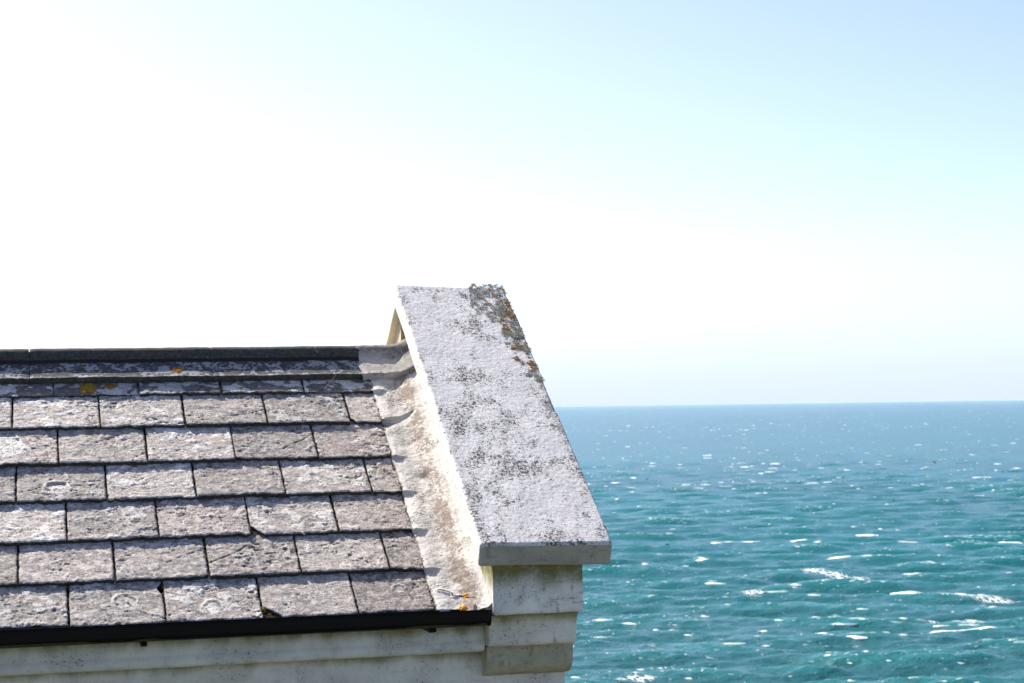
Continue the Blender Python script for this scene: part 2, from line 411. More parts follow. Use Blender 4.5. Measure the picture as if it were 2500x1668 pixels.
def build_sea():
    H = CH
    fpx = FPX/2500*1024
    # rows: even steps in the picture, then to the horizon; columns: fine in front, coarse to the sides
    pxs = np.concatenate([np.arange(560, 4, -.72), 4*0.93**np.arange(1, 34)])
    dist = H*fpx/pxs
    dist = np.concatenate([np.geomspace(24, 120, 150), dist])
    dist = dist[dist < 90000]
    fine = np.linspace(-.47, .47, 860) + YAW
    coarse = np.linspace(.02, 1.12, 40)**1.0
    ang = np.concatenate([(-.47+YAW-coarse)[::-1], fine, .47+YAW+coarse])
    A, D = np.meshgrid(ang, dist)
    X = D*np.sin(A); Y = D*np.cos(A)
    sp = np.gradient(dist)[:, None]*np.ones_like(A)         # row spacing
    Z = waves(X, Y, D, A, sp)
    crest = Z/(.0052*12)/3.0
    # breaking patches
    foam = .30*sst(3.2, 4.6, crest*.8 + (fbm(X*.06, Y*.03, 3, 9)-.5)*4.2)
    fade = sst(1500, 500, D)
    foam *= .35+.65*fade
    lace = np.zeros_like(Z)
    hero = [(134.8,268.3,146.0,266.9,1),(139.5,290.9,146.6,272.2,0),(132.0,340.3,139.1,333.7,0),(156.7,321.1,171.9,304.7,0),
      (169.6,459.4,186.6,461.4,1),(190.9,455.9,198.6,462.6,1),
      (196.8,454.7,203.1,446.6,1),(177.0,402.1,191.3,399.5,1),(116.3,254.2,117.5,251.7,1),(146.0,405.7,152.7,402.7,1),
      (81.9,249.5,85.2,246.4,0),(136.1,319.5,138.3,313.8,0),(161.2,376.9,164.5,353.6,0),
      (74.0,238.3,78.7,234.5,0)]
    for (x0, y0, x1, y1, cap) in hero:
        L = math.hypot(x1-x0, y1-y0); dx, dy = (x1-x0)/L, (y1-y0)/L
        a = ((X-x0)*dx+(Y-y0)*dy)/L; b = -(X-x0)*dy+(Y-y0)*dx
        b = b + (fbm(X*.25, Y*.12, 3, 21)-.5)*(1.8 if cap else 3.0)
        ww = (.9 if cap else 2.3)*(.45+.9*fbm(a*4+x0, a*0+y0, 2, 33))
        ends = sst(-.06, .12, a)*sst(1.06, .85, a)
        g = np.exp(-(b/ww)**2)*ends
        if cap: foam = np.maximum(foam, g*1.25); Z += .28*np.exp(-((b-1)/3.2)**2)*ends
        else: lace = np.maximum(lace, g)
    V = np.stack([X, Y, Z], -1)
    n, mm = X.shape
    idx = np.arange(n*mm).reshape(n, mm)
    q = np.stack([idx[:-1, :-1], idx[:-1, 1:], idx[1:, 1:], idx[1:, :-1]], -1).reshape(-1, 4)
    # material
    m = Mat('sea_water')
    v_ = m.co
    fo = m.attr('foam'); la = m.attr('lace'); hh = m.attr('height')
    nb = m.noise(.011, 3, .5, m.mapping((1, .5, 1)))
    deep = m.mix(m.step(nb, .35, .65), (.001, .088, .098), (.001, .070, .080))
    near = m.attr('near')
    deep = m.mix(near, deep, (.016, .086, .098))
    col = m.mix(m.step(hh, .0, .7, 0, .5), deep, (.012, .135, .14))
    st = m.noise(1.0, 5, .7, m.mapping((.55, 1.3, 1)))
    st2 = m.noise(.33, 5, .75, m.mapping((.45, 1.2, 1), (9, 3, 0)))
    fcap = m.step(m.math('ADD', fo, m.math('MULTIPLY', m.math('SUBTRACT', st, .5), 3.0)), .42, .75)
    vor = m.voro(1.0, m.mapping((1.3, .32, 1)), 'DISTANCE_TO_EDGE')
    flace = m.math('MULTIPLY', m.step(la, .15, .9, 0, .8), m.step(m.math('ADD', vor, m.math('MULTIPLY', m.math('SUBTRACT', st, .5), -.5)), .17, .03))
    # small flecks of spray and painted sun sparkle everywhere, drawn out along the crests
    fl = m.step(m.math('ADD', m.math('MULTIPLY', st2, .55), m.math('MULTIPLY', st, .45)), .66, .72, 0, .8)
    f = m.math('MAXIMUM', m.math('MAXIMUM', fcap, flace), fl)
    col = m.mix(f, col, (.82, .84, .84))
    bn = m.noise(.9, 4, .6, m.mapping((.7, 1, 1))); bn2 = m.noise(4.5, 3, .6)
    nrm = m.bump(bn, .8, .5, m.bump(bn2, .5, .10))
    m.b.inputs['Specular IOR Level'].default_value = .14
    m.b.inputs['IOR'].default_value = 1.33
    m.done(col, nrm, m.math('ADD', m.math('MULTIPLY', f, .5), .24))
    nearv = sst(520, 230, D)
    me = new_mesh('sea', V.reshape(-1, 3), q, [m.m],
                  {'foam': foam.ravel(), 'lace': lace.ravel(), 'height': Z.ravel(), 'near': nearv.ravel()})
    tag(link('sea', me), kind='structure')

def build_ground():
    # grassy cliff top the house and the viewer stand on, falling to the water behind and beside the house
    xs = np.linspace(-60, 60, 121); ys = np.linspace(-60, 60, 121)
    Y, X = np.meshgrid(ys, xs, indexing='ij')
    zc = CH-1.65 - 3.6*sst(-1.5, 6.0, Y) - .03*np.maximum(Y-6, 0)
    edge = np.hypot(np.maximum(Y-11, 0)*1.0, np.maximum(X-7+.3*Y*0, 0)*.9) + (fbm(X*.2, Y*.2, 3, 2)-.5)*3
    z = zc - (CH+4)*sst(1.0, 13, edge) + (fbm(X*.8, Y*.8, 3, 6)-.5)*.15
    m = Mat('cliff_grass')
    n = m.noise(1.5, 5, .6)
    c = m.mix(n, (.06, .07, .035), (.11, .105, .06))
    m.done(c, m.bump(n, .5, .05), .9)
    n_, mm = X.shape; idx = np.arange(n_*mm).reshape(n_, mm)
    q = np.stack([idx[:-1, :-1], idx[:-1, 1:], idx[1:, 1:], idx[1:, :-1]], -1).reshape(-1, 4)
    tag(link('ground', new_mesh('ground', np.stack([X, Y, z], -1).reshape(-1, 3), q, [m.m])), kind='structure')

def build_haze():
    h = 100000
    v = [(-h, -h, -3), (h, -h, -3), (h, h, -3), (-h, h, -3), (-h, -h, CH+2), (h, -h, CH+2), (h, h, CH+2), (-h, h, CH+2)]
    f = [(0, 3, 2, 1), (4, 5, 6, 7), (0, 1, 5, 4), (1, 2, 6, 5), (2, 3, 7, 6), (3, 0, 4, 7)]
    m = bpy.data.materials.new('haze_air'); m.use_nodes = True
    nt = m.node_tree; nt.nodes.remove(nt.nodes['Principled BSDF'])
    pv = nt.nodes.new('ShaderNodeVolumePrincipled')
    pv.inputs['Color'].default_value = (.58, .82, .90, 1); pv.inputs['Density'].default_value = HAZE
    nt.links.new(pv.outputs[0], nt.nodes['Material Output'].inputs['Volume'])
    me = new_mesh('haze', v, f, [m], smooth=False)
    tag(link('haze', me), 'pale sea haze filling the air over the water', 'haze', kind='stuff')
HAZE = .17e-4
build_sea(); build_whitecaps_glints(); build_ground(); build_haze()

# ------------------------------------------------------------ the house
ORG = Wd(.6, 5.8, 0); ORG = np.array([ORG[0], ORG[1], CH-5.3])
house = empty('house', ORG)
tag(house, 'white painted house with lichen grey slate roof and raised gable coping above the sea', 'house')
def part(name, me, parent=house, deg=None):
    o = link(name, me, parent)
    if deg: smooth_by_angle(o, deg)
    return o
XL = -2.6                        # left end of the house in u (outside the picture)

# --- slates
ROWS = [-.498, -.327, -.149, .023, .200, .372, .545]
EXPO = .174
TH = .0122
JOIN = [[-.398, -.152, .088, .337], [-.511, -.268, -.027, .212, .456], [-.388, -.147, .101, .337],
        [-.504, -.264, -.024, .222, .464], [-.374, -.137, .106, .344], [-.497, -.256, -.018, .222, .459],
        [-.377, -.137, .103, .348]]
CHIPS = {(4, 2): [('bl', .034, .036)], (6, 2): [('bl', .046, .046)], (1, 4): [('bl', .014, .020)], (2, 2): [('bl', .012, .006)],
         (3, 2): [('br', .01, .005)], (5, 1): [('br', .008, .004)], (6, 0): [('tr', .012, .05)]}
RINGS = [(-.235, .455, .030), (-.02, .49, .024), (-.395, -.03, .036), 
         (.47, .45, .018), (.33, -.19, .02)]
CRACKS = [[(-.228, .462), (-.20, .50), (-.155, .525), (-.14, .532)], [(-.49, -.02), (-.42, -.05), (-.35, -.065), (-.28, -.07)],
          [(.24, -.20), (.27, -.23), (.30, -.245), (.325, -.27)], [(-.02, .32), (.06, .27), (.09, .24)],
          [(.10, -.37), (.16, -.385), (.20, -.40)], [(-.12, .30), (-.05, .26), (-.025, .25)], [(.50, .50), (.49, .47), (.51, .44)]]
def polydist(u, v, pts):
    d = np.full(np.shape(u), 9.0)
    for (x0, y0), (x1, y1) in zip(pts[:-1], pts[1:]):
        dx, dy = x1-x0, y1-y0
        t = np.clip(((u-x0)*dx+(v-y0)*dy)/(dx*dx+dy*dy), 0, 1)
        d = np.minimum(d, np.hypot(u-x0-t*dx, v-y0-t*dy))
    return d
def slate_h(v):
    """height of the visible slate surface at v (a saw: 0 at a butt, lower just above)"""
    v = np.asarray(v, float); out = np.zeros_like(v) - TH
    rows = [-.675]+ROWS
    for a, b in zip(rows[:-1], rows[1:]):
        out = np.where((v > a) & (v <= b), -TH*(b-v)/(b-a), out)
    return out

def build_slates():
    rr = random.Random(11)
    B = Buf()
    for r, vb in enumerate(ROWS):
        js = [j+rr.uniform(-.002, .002) for j in JOIN[r]]
        lo = js[0]; left = []
        while lo > XL+.2:
            lo -= .241+rr.uniform(-.006, .006); left.append(lo)
        left.append(XL); js = left[::-1]+js+[.578]
        nleft = len(left)
        L = EXPO+.060 if r else .165
        for c in range(len(js)-1):
            u0, u1 = js[c]+.0021+rr.uniform(-.0006, .0012), js[c+1]-.0021-rr.uniform(-.0006, .001)
            col = c-nleft+0
            vis = u1 > -.62
            na, nb_ = (92, 78) if vis else (16, 12)
            if u1-u0 < .16 and vis: na = 56
            a = np.linspace(0, 1, na)[None, :]*np.ones((nb_, 1)); b = np.linspace(0, 1, nb_)[:, None]*np.ones((1, na))
            seed = r*40+c
            rot = rr.uniform(-.005, .005); dvb = rr.uniform(-.0026, .0026); dh = rr.choice((rr.uniform(-.0008, .0022), rr.uniform(.0, .0045)))*(c < len(js)-2)
            curl = rr.uniform(-.0012, .0018)
            ue = u0+(u1-u0)*a
            # ragged butt edge
            en = (fbm(ue*60, ue*0+seed, 4, 3)-.5)*rr.uniform(.006, .014) + np.where(fbm(ue*26, ue*0+seed*3.1, 2, 5) > .66, -.0022, 0)
            vedge = vb + dvb + en
            for (kind_, cw, chh) in CHIPS.get((r, col+1 if False else c-nleft), []):
                if kind_ == 'bl':
                    q = np.clip(1-(ue-u0)/cw, 0, 1); vedge = vedge-chh*q**.8+(fbm(ue*120, ue*0, 2, 8)-.5)*.004*(q > 0)
                if kind_ == 'br':
                    q = np.clip(1-(u1-ue)/cw, 0, 1); vedge = vedge-chh*q
            v = vedge-(L+(vedge-vb))*b
            v = v+rot*(a-.5)*(1-b)*2*(u1-u0)
            # ragged sides
            sl = (fbm(v*55, v*0+seed*1.7, 4, 12)-.5)*.0042*np.clip((1-a*5), 0, 1)
            sr = (fbm(v*55, v*0+seed*2.3, 4, 13)-.5)*.0042*np.clip((a-.8)*5, 0, 1)
            u = ue+sl+sr
            for (kind_, cw, chh) in CHIPS.get((r, c-nleft), []):
                if kind_ == 'tr':
                    vis0 = vb-EXPO
                    q = np.exp(-((v-(vis0+.03))/.018)**2); u = u-cw*q*np.clip((a-.7)*3.3, 0, 1)
            h = -TH*(vb-v)/EXPO + dh*(1-b)+curl*(a-.5)**2*4*(1-b)
            big = (fbm(u*14, v*14+seed*7, 3, 1)-.5)
            n2 = fbm(u*55+seed, v*55, 4, 2); n3 = fbm(u*190, v*190+seed, 3, 4)
            sep_ = fbm(u*22+seed*3, v*30, 3, 6, .6)
            top = np.clip(((vb-v)/EXPO-.5)*2, 0, 1)
            lich = sst(.57-.06*top, .60-.06*top, sep_)*sst(.36, .50, n2)*sst(.3,.6,rr.random()*.5+fbm(u*7+seed, v*7, 2, 61)*.7)
            flake = sst(.53, .56, fbm(u*30, v*48+seed*5, 3, 15))
            rm = sst(.42, .60, fbm(u*13+seed, v*13, 3, 63))
            h = h+big*.0030+(n2-.5)*(.0008+.0012*rm)+(n3-.5)*(.0011+.0022*rm)+lich*.0013+flake*.0010
            # worn, darker pits in rows, mostly high on the slate
            pit = sst(.66-.075*top, .69-.075*top, fbm(u*52+3, v*95+seed, 4, 19, .65))
            pit = pit*(.35+.65*rm); h = h-pit*.0024
            dirt = pit*(.3+.7*fbm(u*9+seed, v*9, 2, 71))*.9
            lich = lich*rr.choice((.15, .5, 1., 1.))
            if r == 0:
                lp = sst(.47, .52, fbm(u*20+seed, v*26, 4, 93, .6)); lich = lp*.75; dirt = .62*(1-lp); h = h-.003*(1-b)  # top course coloured darker and set lower for the ridge shade
            if r == 2 and vis:
                d_ = np.hypot((u+.552)/.085, (v+.237)/.062)+(fbm(u*28, v*28, 3, 91)-.5)*.5
                pp = sst(1.0, .88, d_); lich = np.maximum(lich, pp); h = h+pp*.0015; dirt = dirt*(1-pp*.7)
            if vis:
                for (ru, rv, rad) in RINGS:
                    d_ = np.hypot(u-ru, (v-rv)*.85)+(fbm(u*70, v*70, 2, 40)-.5)*.010
                    ring = np.exp(-((d_-rad)/.0042)**2)*sst(.7, -.3, (v-rv)/rad); h = h+ring*.0030
                    lich = np.maximum(lich, sst(rad*.9, rad*.5, d_)*.6); lich = np.maximum(lich, ring*.9)
                    dirt = np.maximum(dirt, np.exp(-((d_-rad*.72)/.002)**2)*.5*sst(.3, -.2, (v-rv)/rad))
                for pts in CRACKS:
                    if not (min(p_[1] for p_ in pts) > vb-EXPO-.02 and max(p_[1] for p_ in pts) < vb+.01): continue
                    d_ = polydist(u, v, pts)+(fbm(u*90, v*90, 2, 44)-.5)*.004
                    g = sst(.0022, .0004, d_); h = h-g*.0028; dirt = np.maximum(dirt, g*.8)
            # edges round over slightly
            ed = np.minimum(np.minimum(a, 1-a)*(u1-u0), b*L)
            h = h-.0022*np.clip(1-ed/.004, 0, 1)**2
            # moss dirt along the side edges
            dirt = np.maximum(dirt, .45*np.clip(1-np.minimum(a, 1-a)*(u1-u0)/.005, 0, 1))
            rnd = rr.random()
            P = S(u, v, h)
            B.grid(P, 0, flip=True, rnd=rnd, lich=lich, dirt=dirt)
            # butt and side faces, split in thin layers like real slate
            lay = np.linspace(0, 1, 5)[:, None]
            ub, vb_, hb = u[0][None, :], v[0][None, :], h[0][None, :]
            off = (fbm(ub*80, lay*3+seed, 3, 23)-.5)*.0030
            B.grid(S(ub+0*lay, vb_-np.abs(off)-.0012*lay, hb-TH*lay), 0, flip=False, rnd=rnd, lich=.0, dirt=.93)  # butt faces coloured near black to deepen their shade
            for k_, sgn in ((0, True), (-1, False)):
                us, vs, hs = u[:, k_][None, :], v[:, k_][None, :], h[:, k_][None, :]
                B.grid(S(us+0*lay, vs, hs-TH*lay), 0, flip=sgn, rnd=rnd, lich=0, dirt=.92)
    # underlay below the slates
    ug = np.linspace(XL, .66, 40)[None, :]*np.ones((30, 1)); vg = np.linspace(-.69, .53, 30)[:, None]*np.ones((1, 40))
    B.grid(S(ug, vg, -.034+(fbm(ug*20, vg*20, 3, 9)-.5)*.004), 1)
    return B.mesh('roof_slates', [M_SLATE, M_DECK], ORG)
part('roof_slates', build_slates())

def build_back():
    B = Buf(); rr = random.Random(4)
    for r in range(7):
        vb = -.498+r*.174
        u0 = XL + (.12 if r % 2 else 0)
        while u0 < .60:
            u1 = min(u0+.237, .60)
            q = [SB(u, v, h) for (v, h) in ((vb, 0), (max(vb-.235, -.668), -TH*1.34)) for u in (u0, u1)]
            q2 = [SB(u, v, h) for (v, h) in ((vb, -TH), (max(vb-.235, -.668), -TH*2.3)) for u in (u0, u1)]
            B.add(np.array(q+q2), [(0, 1, 3, 2), (0, 4, 5, 1), (1, 5, 7, 3), (0, 2, 6, 4)], 0, rnd=rr.random(), lich=.1, dirt=0)
            u0 += .241
    return B.mesh('rear_roof_slates', [M_SLATE], ORG, smooth=False)
part('rear_roof', build_back())

# --- ridge tiles: a dark roll with a flange down each slope
def ridge_tile(u0, u1, seed):
    prof = []
    # near flange: butt, top, roll, far flange
    cs, sn = math.cos(SL), math.sin(SL)
    def fl(v, h, side):
        y = P0[1]-v*cs+h*NY; z = P0[2]-v*sn+h*NZ
        return ((2*Y_AP-y) if side else y, z)
    near = [fl(-.5635, -.004, 0), fl(-.5627, .004, 0), fl(-.5628, .012, 0), fl(-.5634, .0155, 0), fl(-.5650, .0166, 0), fl(-.5680, .0150, 0)]
    near += [fl(v, .0108, 0) for v in np.linspace(-.577, -.664, 11)]
    roll = []
    cy, cz, rad = Y_AP, Z_AP+.0150, .0245
    for dz in (-.010, -.004): roll.append((cy-rad*(1.02 if dz < -.005 else 1.0), cz+dz))
    for t in np.linspace(math.pi, 0, 20):
        roll.append((cy+rad*math.cos(t), cz+rad*math.sin(t)))
    for dz in (-.004, -.010): roll.append((cy+rad, cz+dz))
    far = [(2*Y_AP-y, z) for y, z in near[::-1]]
    prof = np.array(near+roll+far)
    nu = max(6, int((u1-u0)/.006)) if u1 > -.7 else 8
    us = np.linspace(u0, u1, nu)
    Yp = prof[:, 0][None, :]*np.ones((nu, 1)); Zp = prof[:, 1][None, :]*np.ones((nu, 1)); Up = us[:, None]*np.ones((1, len(prof)))
    s = np.arange(len(prof))[None, :]*.006
    d = (fbm(Up*30, s*30+seed, 4, 2)-.5)*.0030 + (fbm(Up*5, s*0+seed, 2, 8)-.5)*.004
    isroll = (np.arange(len(prof)) >= len(near)) & (np.arange(len(prof)) < len(near)+len(roll))
    d = d*np.where(isroll, .6, 1)
    Zp = Zp+d; Yp = Yp+(fbm(Up*40, s*40+seed, 3, 5)-.5)*.0015
    e = np.clip(1-np.minimum(Up-u0, u1-Up)/.004, 0, 1)**2*.0015; Zp = Zp-e
    P = Wd(P0[0]+Up, Yp, Zp)
    B = Buf()
    B.grid(P, 0, rnd=0)
    mi = []
    for i in range(nu-1):
        for j in range(len(prof)-1):
            mi.append(1 if (len(near)-1 <= j < len(near)+len(roll)-1 or j < 3) else 0)
    B.m = mi
    return B.mesh('ridge_tile', [M_RIDGE, M_ROLL], ORG)
cB = sweep_x if False else None
def bedding():
    cs, sn = math.cos(SL), math.sin(SL); B = Buf()
    f2 = lambda v, h: (P0[1]-v*cs+h*NY, P0[2]-v*sn+h*NZ)
    near = [f2(-.569, -.004), f2(-.569, .006), f2(-.64, .005)]+[(Y_AP+.020*math.cos(t), Z_AP+.010+.020*math.sin(t)) for t in np.linspace(math.pi, math.pi/2, 7)]
    a = np.array(near); a = np.concatenate([a, np.stack([2*Y_AP-a[::-1][1:, 0], a[::-1][1:, 1]], -1)])
    us = np.linspace(XL, .6, 30)[:, None]*np.ones((1, len(a)))
    B.grid(Wd(P0[0]+us, a[:, 0][None]+0*us, a[:, 1][None]+0*us), 0)
    return B.mesh('ridge_bedding', [M_DECK], ORG)
part('ridge_bedding', bedding())
seams = [.552, .07, -.465]
while seams[-1] > XL: seams.append(max(seams[-1]-.53, XL-.002))
for i in range(len(seams)-1):
    part('ridge_tile', ridge_tile(seams[i+1]+(.0010 if i != 0 else .0005), seams[i]-(.0010 if i != 1 else .0005), i*5), deg=50)

# --- coping slabs on the gable
CU0, CU1 = .6485, 1.006; CHT, CTH = .190, .061; V_CE = .519
def coping(near):
    fn = S if near else SB
    prof = []; lab = []
    rad = .006
    def side(p, q, n):
        return [(p[0]+(q[0]-p[0])*t, p[1]+(q[1]-p[1])*t) for t in np.linspace(0, 1, n)]
    hl, hr = CHT, CHT-.012
    A = (CU0, hl); Bq = (CU1, hr); C = (CU1, hr-CTH); D = (CU0, hl-CTH)
    def corner(c, a0, a1):
        return [(c[0]+rad*math.cos(t), c[1]+rad*math.sin(t)) for t in np.linspace(a0, a1, 5)]
    h90 = math.pi/2
    loop = corner((A[0]+rad, A[1]-rad), math.pi, h90)+side((A[0]+rad, A[1]), (Bq[0]-rad, Bq[1]), 110)[1:-1]
    loop += corner((Bq[0]-rad, Bq[1]-rad), h90, 0)+side((Bq[0], Bq[1]-rad), (C[0], C[1]+rad), 16)[1:-1]
    loop += corner((C[0]-rad, C[1]+rad), 0, -h90)+side((C[0]-rad, C[1]), (D[0]+rad, D[1]), 24)[1:-1]
    loop += corner((D[0]+rad, D[1]+rad), -h90, -math.pi)+side((D[0], D[1]+rad), (A[0], A[1]-rad), 16)[1:-1]
    loop = np.array(loop); uu, hh = loop[:, 0], loop[:, 1]
    vtop = lambda h: (P0[1]-Y_AP+h*NY)/math.cos(SL)              # mitre on the apex plane
    nv = 300 if near else 40
    ts = np.linspace(0, 1, nv)
    rows_v = []
    cu, ch = (CU0+CU1)/2, CHT-CTH/2
    Ps = []
    for k_, t in enumerate(ts):
        v0 = vtop(hh)
        # end face leans: its lower edge sits a little back
        v1 = V_CE - (CHT-hh)*(-.16) + 0*uu
        v1 = V_CE + (CHT-hh)*.27 - .006*(uu-CU0)/(CU1-CU0)
        v = v0+(v1-v0)*t
        Ps.append(np.stack([uu, v, hh], -1))
    G = np.array(Ps)
    # rounded front arris: last rings shrink towards the centre
    ends = []
    for sh, dv in ((.0016, .0025), (.004, .0042), (.0075, .005)):
        g = G[-1].copy(); g[:, 0] += np.sign(cu-g[:, 0])*np.minimum(np.abs(cu-g[:, 0]), sh); g[:, 2] += np.sign(ch-g[:, 2])*np.minimum(np.abs(ch-g[:, 2]), sh)
        g[:, 1] += dv; ends.append(g)
    G = np.concatenate([G, np.array(ends)], 0)
    u, v, h = G[..., 0], G[..., 1], G[..., 2]
    # hand-trowelled unevenness
    n1 = fbm(u*9, v*9+h*9, 3, 3)-.5; n2 = fbm(u*60+h*30, v*60, 4, 7)-.5; n3 = fbm(u*170, v*170+h*170, 2, 9)-.5
    ntop = np.where(h > CHT-.025, 1., .6)
    h2 = h+(n1*.004+n2*.0005+n3*.0020)*ntop
    e2 = np.where(np.abs(u-cu) > .168, 1., 0.)
    u2 = u+((fbm(v*7, h*7, 2, 31)-.5)*.004+(fbm(v*60, h*60+u, 3, 14)-.5)*.0026)*e2
    v2 = v+(fbm(u*12, h*20, 3, 17)-.5)*.004*np.clip((v-.45)*14, 0, 1)
    # knocked arrises
    arr = np.exp(-((u-CU1)/.006)**2)*np.exp(-((h-hr)/.008)**2)
    kn = sst(.60, .72, fbm(v*22, v*0, 3, 41))
    h2 = h2-arr*kn*.005; u2 = u2-arr*kn*.004
    edge = np.clip(1-(CU1-u)/.07, 0, 1)+np.clip(1-(u-CU0)/.05, 0, 1)*.5+np.clip(1-(.52-v)/.10, 0, 1)*.5
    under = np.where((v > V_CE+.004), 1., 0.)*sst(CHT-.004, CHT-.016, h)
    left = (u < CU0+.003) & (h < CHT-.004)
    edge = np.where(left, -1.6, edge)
    soff = np.where((h < CHT-CTH+.004-.012*(u-CU0)/(CU1-CU0)) & (v < V_CE), 1., 0.)  # soffit coloured paler cream for light bounced off the rear roof
    B = Buf()
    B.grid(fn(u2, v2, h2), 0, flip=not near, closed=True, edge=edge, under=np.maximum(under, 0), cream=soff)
    m_ = len(loop); last = (len(G)-1)*m_
    f = list(range(last, last+m_))
    B.f.append(f if near else f[::-1]); B.m.append(1)
    return B.mesh('coping_slab', [M_COP, M_CEND], ORG)
part('coping_slab', coping(True), deg=60)
o = part('coping_slab', coping(False), deg=60)

# --- solids given as (y, z) outlines swept along x, with rounded, slightly uneven faces
def sweep_x(name, prof, x0, x1, mat, seg=.01, amp=.0022, rnd_end=.003, closed=True, freq=18, mats=None):
    """prof: list of (y,z) going round the outline"""
    pts = []
    n = len(prof)
    rng = range(n if closed else n-1)
    for i in rng:
        a = np.array(prof[i]); b = np.array(prof[(i+1) % n]); L = np.hypot(*(b-a))
        k_ = max(1, int(L/seg)) if L < 1 else 30
        # extra loops close to the corners keep them crisp
        ts = sorted(set([0.0]+[j/k_ for j in range(k_)]+([.0025/L, 1-.0025/L] if L > .012 else [])))
        for t in ts: pts.append(a+(b-a)*t)
    if not closed: pts.append(np.array(prof[-1]))
    pts = np.array(pts)
    nx = max(4, int((x1-x0)/seg)); xs = np.linspace(x0, x1, nx)
    xs = np.sort(np.concatenate([xs, [x0+.002, x1-.002]]))
    Xg = xs[:, None]*np.ones((1, len(pts))); Yg = pts[:, 0][None]*np.ones((len(xs), 1)); Zg = pts[:, 1][None]*np.ones((len(xs), 1))
    yc, zc = pts[:, 0].mean(), pts[:, 1].mean()
    k1 = np.where((xs == xs[0]) | (xs == xs[-1]), rnd_end, np.where((xs == xs[1]) | (xs == xs[-2]), rnd_end*.3, 0))[:, None]
    Yg = Yg+np.sign(yc-Yg)*k1*.6; Zg = Zg+np.sign(zc-Zg)*k1*.6
    Yg = Yg+(fbm(Xg*freq, Zg*freq, 3, 3)-.5)*amp*2+(fbm(Xg*80, Zg*80, 3, 9)-.5)*amp*.6
    Zg = Zg+(fbm(Xg*freq, Yg*freq+5, 3, 5)-.5)*amp*1.4
    P = Wd(Xg, Yg, Zg)
    B = Buf(); B.grid(P, 0, closed=closed)
    if closed:
        m_ = len(pts)
        for k_, row in ((0, 0), (1, len(xs)-1)):
            q = P[row]
            B.add(q, [list(range(m_)) if k_ == 0 else list(range(m_))[::-1]], 0)
    me = B.mesh(name, mats or [mat], ORG, smooth=True)
    import bmesh
    bm = bmesh.new(); bm.from_mesh(me); bmesh.ops.remove_doubles(bm, verts=bm.verts, dist=1e-5)
    bmesh.ops.recalc_face_normals(bm, faces=bm.faces); bm.to_mesh(me); bm.free()
    return me

def zl(z): return (z*K+CH)-ORG[2]            # material space height of a fitted z
KX0, KX1 = 1.164, 1.405
M_T1 = mat_paint('kneeler_block_paint', (.70, .69, .62), .8, [(zl(-.430), .085, 1.0)], 3)
M_T2 = mat_paint('kneeler_moulding_paint', (.62, .605, .53), .75, [(zl(-.548), .05, .7)], 8)
M_T3 = mat_paint('kneeler_scroll_paint', (.60, .58, .485), .7, [(zl(-.722), .03, .5)], 12)
YB = 5.1
kn_me = sweep_x('kneeler', [(4.752, -.400), (4.752, -.536), (4.756, -.5405), (YB, -.5405), (YB, -.400)], KX0, KX1, M_T1, .006)
kneel = part('kneeler', kn_me, deg=45)
tag(kneel, 'square upper block with green stain under the coping')
t2 = []
for t in np.linspace(0, 1, 10):             # hollow then upright
    t2.append((4.770+.034*math.sin(t*math.pi/2), -.5425-.024*(1-math.cos(t*math.pi/2))))
t2 = [(4.774+.026*math.sin(t*math.pi/2), -.543-.030*(1-math.cos(t*math.pi/2))) for t in np.linspace(0, 1, 9)]
t2 += [(4.803, -.60), (4.803, -.612), (4.806, -.622), (4.813, -.6285), (YB, -.6285), (YB, -.543)]
part('kneeler_moulding', sweep_x('kneeler_moulding', t2, KX0-.001, KX1-.004, M_T2, .006), deg=45)
t3 = [(4.838, -.6305), (4.838, -.655)]
t3 += [(4.838+.055*(1-math.cos(t)), -.658-.056*math.sin(t)) for t in np.linspace(0, math.pi/2, 12)]
t3 += [(YB, -.714), (YB, -.6305)]
part('kneeler_scroll', sweep_x('kneeler_scroll', t3, KX0+.002, KX1-.004, M_T3, .006), deg=45)

# --- parapet wall under the coping: pentagon in YZ between KX0 and the outer face, joined with the body of the house
M_WALL = mat_paint('house_wall_paint', (.58, .575, .52), .3, [(zl(-.646), .045, .8)], 20)
def prism(name, poly, x0, x1, mat):
    n = len(poly); V = [Wd(x, y, z) for x in (x0, x1) for (y, z) in poly]
    F_ = [list(range(n)), list(range(n, 2*n))[::-1]]+[[i, i+n, (i+1) % n+n, (i+1) % n] for i in range(n)]
    me = new_mesh(name, V, F_, [mat], smooth=False, origin=ORG)
    import bmesh
    bm = bmesh.new(); bm.from_mesh(me); bmesh.ops.recalc_face_normals(bm, faces=bm.faces); bm.to_mesh(me); bm.free()
    return me
def top_at(y, h):      # z on the near slope plane raised by h at depth y
    v = (P0[1]+h*NY-y)/math.cos(SL); return P0[2]-v*math.sin(SL)+h*NZ
hp = CHT-CTH-.006
yk = 4.80
zap = top_at(Y_AP, hp)
Yb2 = 2*Y_AP
parap = [(yk, -.52), (yk, top_at(yk, hp)), (Y_AP, zap), (Yb2-yk, top_at(yk, hp)), (Yb2-yk, -.52)]
part('parapet_wall', prism('parapet_wall', parap, KX0+.0008, KX1-.006, M_WHITE))
M_CREAM = mat_paint('cream_gable_render', (.46, .385, .26), .10)
far_p = [(Y_AP+.02, Z_AP), (Y_AP+.02, top_at(Y_AP-.02, hp)), (Yb2-yk, top_at(yk, hp)), (Yb2-yk, -.52)]
part('parapet_render', prism('parapet_render', far_p, KX0-.020, KX0+.0003, M_CREAM))
YW = 4.895; ZB = -3.55
# body: front, gable and rear walls as one wall mesh
XLf = P0[0]+XL
body = [(YW, ZB), (YW, -.55), (Yb2-YW, -.55), (Yb2-YW, ZB)]
part('wall', prism('wall', body, XLf, KX1-.012, M_WALL))

